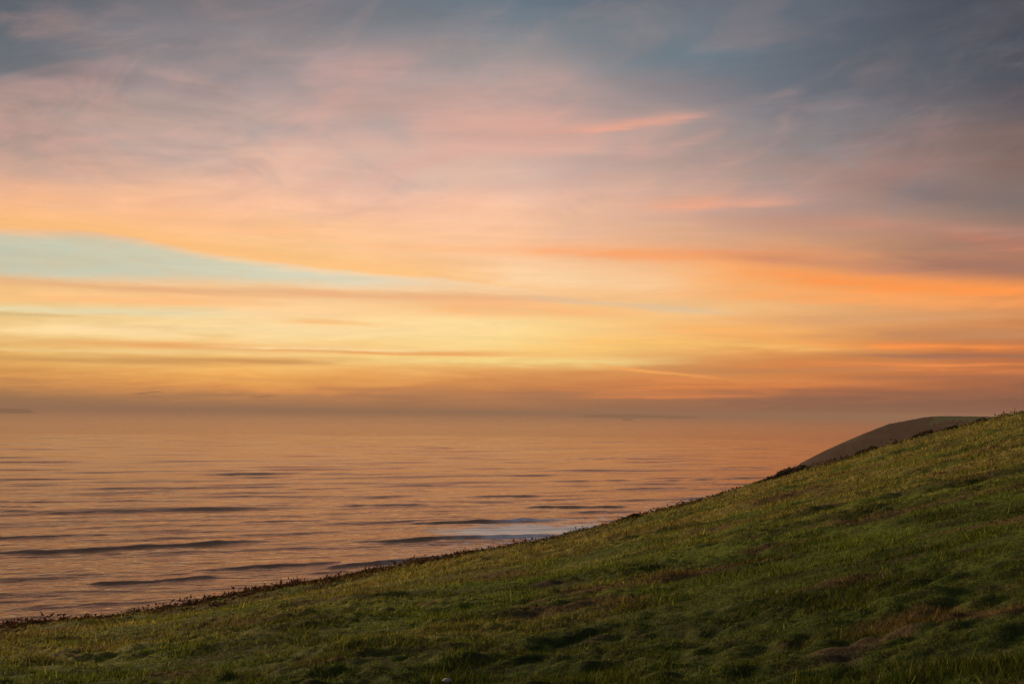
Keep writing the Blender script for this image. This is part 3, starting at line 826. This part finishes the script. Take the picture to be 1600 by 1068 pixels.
def tube(bm, pts, r0, r1, seg=5):
    rings = []
    for i, p in enumerate(pts):
        p = Vector(p); nx = Vector(pts[min(i + 1, len(pts) - 1)]) - Vector(pts[max(i - 1, 0)])
        q = nx.to_track_quat('Z', 'Y'); r = r0 + (r1 - r0) * i / (len(pts) - 1)
        rings.append([bm.verts.new(p + q @ Vector((math.cos(2 * math.pi * k / seg) * r, math.sin(2 * math.pi * k / seg) * r, 0))) for k in range(seg)])
    for a, b in zip(rings[:-1], rings[1:]):
        for k in range(seg): bm.faces.new((a[k], a[(k + 1) % seg], b[(k + 1) % seg], b[k]))
    bm.faces.new(rings[0][::-1]); bm.faces.new(rings[-1])


def bush(px, frac, wdt, hgt_, mat, label, seed, name='gorse_bush', cat='bush', leafs=1500):
    r = np.random.default_rng(seed)
    x, y, z, d = ground(px, frac)
    root = empty(name, (x, y, z)); tag(root, label, cat, 'low bushes along the brow of the slope')
    # lumpy dome of small sprays
    nl = max(3, int(5 * wdt / max(hgt_, .2) / 2))
    cx = r.uniform(-.36, .36, nl) * wdt; cy = r.uniform(-.3, .3, nl) * wdt * .7; cr = r.uniform(.55, 1.0, nl) * hgt_ * .62
    i = r.integers(0, nl, leafs)
    th_ = r.uniform(0, 2 * np.pi, leafs); ph_ = np.arccos(r.uniform(-0.2, 1, leafs)); q = r.uniform(.55, 1.08, leafs) ** .6
    dr = np.stack([np.sin(ph_) * np.cos(th_), np.sin(ph_) * np.sin(th_), np.cos(ph_)], 1)
    c = np.stack([cx[i], cy[i], cr[i] * .55], 1) + dr * (cr[i] * q)[:, None] * np.array([1.35, 1.1, .95])
    gz_ = hill_z(c[:, 0] + x, c[:, 1] + y) - z
    c[:, 2] = np.maximum(c[:, 2], 0.02) + gz_
    ln = r.uniform(.05, .14, leafs) * (0.7 + .3 * wdt)
    up_ = dr + r.normal(0, .45, (leafs, 3)); up_ /= np.linalg.norm(up_, axis=1)[:, None]
    sd_ = np.cross(up_, r.normal(0, 1, (leafs, 3))); sd_ /= np.linalg.norm(sd_, axis=1)[:, None]
    a = c - sd_ * (ln * .28)[:, None]; b = c + sd_ * (ln * .28)[:, None]; tip = c + up_ * ln[:, None]
    link('foliage', mesh_np('foliage', np.stack([a, b, tip], 1).reshape(-1, 3), np.arange(leafs * 3).reshape(-1, 3), mat), root)
    for k in range(nl):
        bm = bmesh.new(); tube(bm, [(cx[k] * .5, cy[k] * .5, -.08), (cx[k] * .8, cy[k] * .8, cr[k] * .5), (cx[k], cy[k], cr[k] * 1.1)], .018, .006)
        bm_obj('stem', bm, m_stem, root)
    return root


BUSHES = [
    (1236, .93, 2.6, .85, m_gorse, 'largest dark gorse bush standing on the brow in front of the headland nose'),
    (1199, .95, 1.2, .5, m_gorse, 'small dark bush on the brow just left of the largest gorse bush'),
    (1182, .96, .9, .4, m_gorse, 'low dark tuft of gorse, second bush left of the largest one'),
    (1355, .90, 2.0, .55, m_gorse, 'spreading dark gorse clump on the slope below the middle of the headland'),
    (1378, .95, 1.1, .5, m_gorse, 'small dark bush on the brow just right of the spreading clump'),
    (1440, .93, 1.4, .6, m_gorse, 'rounded dark bush on the brow below the green field of the headland'),
    (1408, .93, 1.5, .45, m_gorse, 'flat dark bush between the small bush and the rounded one on the brow'),
    (1484, .90, 1.6, .45, m_gorse, 'low dark bush on the slope where the headland meets the brow'),
    (1526, .95, 1.7, .55, m_gorse, 'dark bush on the brow near the right edge of the picture'),
    (1566, .95, 1.3, .5, m_gorse, 'rightmost dark bush on the skyline of the slope'),
    (885, .96, .7, .22, m_gorse, 'tiny dark bush on the brow beside the broken wave foam'),
    (938, .96, 1.0, .26, m_gorse, 'low dark bush on the brow right of the wave foam'),
    (985, .96, 1.3, .26, m_gorse, 'flat brown bush on the brow below the far ship'),
    (372, .97, .55, .18, m_brack, 'small brown bracken clump on the brow left of the tall bent stalk'),
    (690, .95, .5, .22, m_brack, 'small brown clump on the brow below the breaking waves'),
    (882, .62, .75, .20, m_brack, 'dark lone clump in the open grass in the middle of the slope'),
]
for i, (px, fr, wd, hg, mt, lb) in enumerate(BUSHES):
    br = mt is m_brack
    bush(px, fr, wd, hg, mt, lb, 900 + i, 'bracken_clump' if br else 'gorse_bush', 'bracken' if br else 'bush', int(700 + 900 * wd))


def stalk(px, frac, hgt_, bend, label, seed):
    x, y, z, d = ground(px, frac)
    r = random.Random(seed)
    root = empty('dead_stalk', (x, y, z)); tag(root, label, 'stalk', 'dead stalks along the brow')
    bm = bmesh.new()
    pts = [(bend * (k / 6) ** 1.6, r.uniform(-.01, .01), hgt_ * k / 6 - (.05 if k == 0 else 0)) for k in range(7)]
    tube(bm, pts, .011, .006); bm_obj('stem', bm, m_stalk, root)
    tp = Vector(pts[-1])
    bm = bmesh.new()
    for k in range(14):
        a = r.uniform(0, 6.28); l_ = r.uniform(.04, .11)
        s0 = tp + Vector((r.uniform(-.02, .02), 0, r.uniform(-.1, .02)))
        e_ = s0 + Vector((math.cos(a) * l_, math.sin(a) * l_, r.uniform(-.02, .06)))
        s1 = s0 + Vector((0, 0, .025))
        v = [bm.verts.new(p) for p in (s0, e_, s1)]
        bm.faces.new(v)
    bm_obj('seed_head', bm, m_stalk, root)
    for k in range(3):
        q = r.uniform(.3, .8); s0 = Vector(pts[int(q * 6)])
        bm = bmesh.new(); tube(bm, [s0, s0 + Vector((r.uniform(-.1, .1), r.uniform(-.05, .05), .05)), s0 + Vector((r.uniform(-.16, .16), r.uniform(-.05, .05), .11))], .006, .003, 4)
        bm_obj('twig', bm, m_stalk, root)


for i, a in enumerate([(410, .98, .42, .16, 'tallest bent dead stalk standing on the brow against the sea'),
                       (143, .98, .34, -.05, 'leftmost thin dead stalk on the brow near the lower left corner'),
                       (295, .98, .24, .06, 'short forked dead stalk on the brow, second from the left'),
                       (436, .98, .20, -.08, 'short dead stalk just right of the tallest bent stalk'),
                       (693, .98, .32, .02, 'upright dead stalk on the brow below the breaking waves'),
                       (1066, .98, .48, -.04, 'lone dark dead stalk on the brow left of the gorse bushes'),
                       (1587, .98, .75, .05, 'dark dead stalk on the skyline at the far right')]):
    stalk(*a, 950 + i)


def stone(px, d, s, label, seed):
    x, y, z, _ = ground(px, 1, d)
    bm = bmesh.new(); bmesh.ops.create_icosphere(bm, subdivisions=2, radius=1)
    r = random.Random(seed)
    for v in bm.verts:
        k = 1 + .22 * math.sin(3.1 * v.co.x + seed) * math.cos(2.7 * v.co.y + 2 * seed) + r.uniform(-.06, .06)
        v.co = Vector((v.co.x * s * k, v.co.y * s * .7 * k, v.co.z * s * .5 * k))
    for f in bm.faces: f.smooth = True
    o = bm_obj('stone', bm, m_stone, None, (x, y, z + s * .32 + .03))
    o.rotation_euler.z = r.uniform(0, 3)
    tag(o, label, 'stone', 'pale stones lying in the grass')


stone(702, 12.0, .05, 'largest pale stone lying in the grass below the middle of the slope', 1)
stone(1213, 14.5, .032, 'small pale stone in the dark grass of the lower right slope', 2)
stone(1398, 26.0, .05, 'pale stone in the dry grass high on the right of the slope', 5)

# ------------------------------------------------------------------ haze over the sea
bm = bmesh.new(); box(bm, -31000, 31000, -480, 46500, -1.9, 78)
hz_o = bm_obj('haze', bm, None) if False else None
me = bpy.data.meshes.new('haze'); bm.to_mesh(me); bm.free()
mt = bpy.data.materials.new('sea_haze'); mt.use_nodes = True; mt.node_tree.nodes.clear()
t = NG(mt.node_tree)
pv = t.n('ShaderNodeVolumePrincipled')
pv.inputs['Color'].default_value = (0.66, 0.485, 0.405, 1)
pv.inputs['Density'].default_value = 1.7e-4
pv.inputs['Anisotropy'].default_value = 0.0
mo = t.n('ShaderNodeOutputMaterial'); t.put(mo.inputs['Volume'], pv.outputs[0])
me.materials.append(mt)
tag(link('haze', me), 'warm evening haze lying over the sea and fading the far islands', 'haze', kind='stuff')
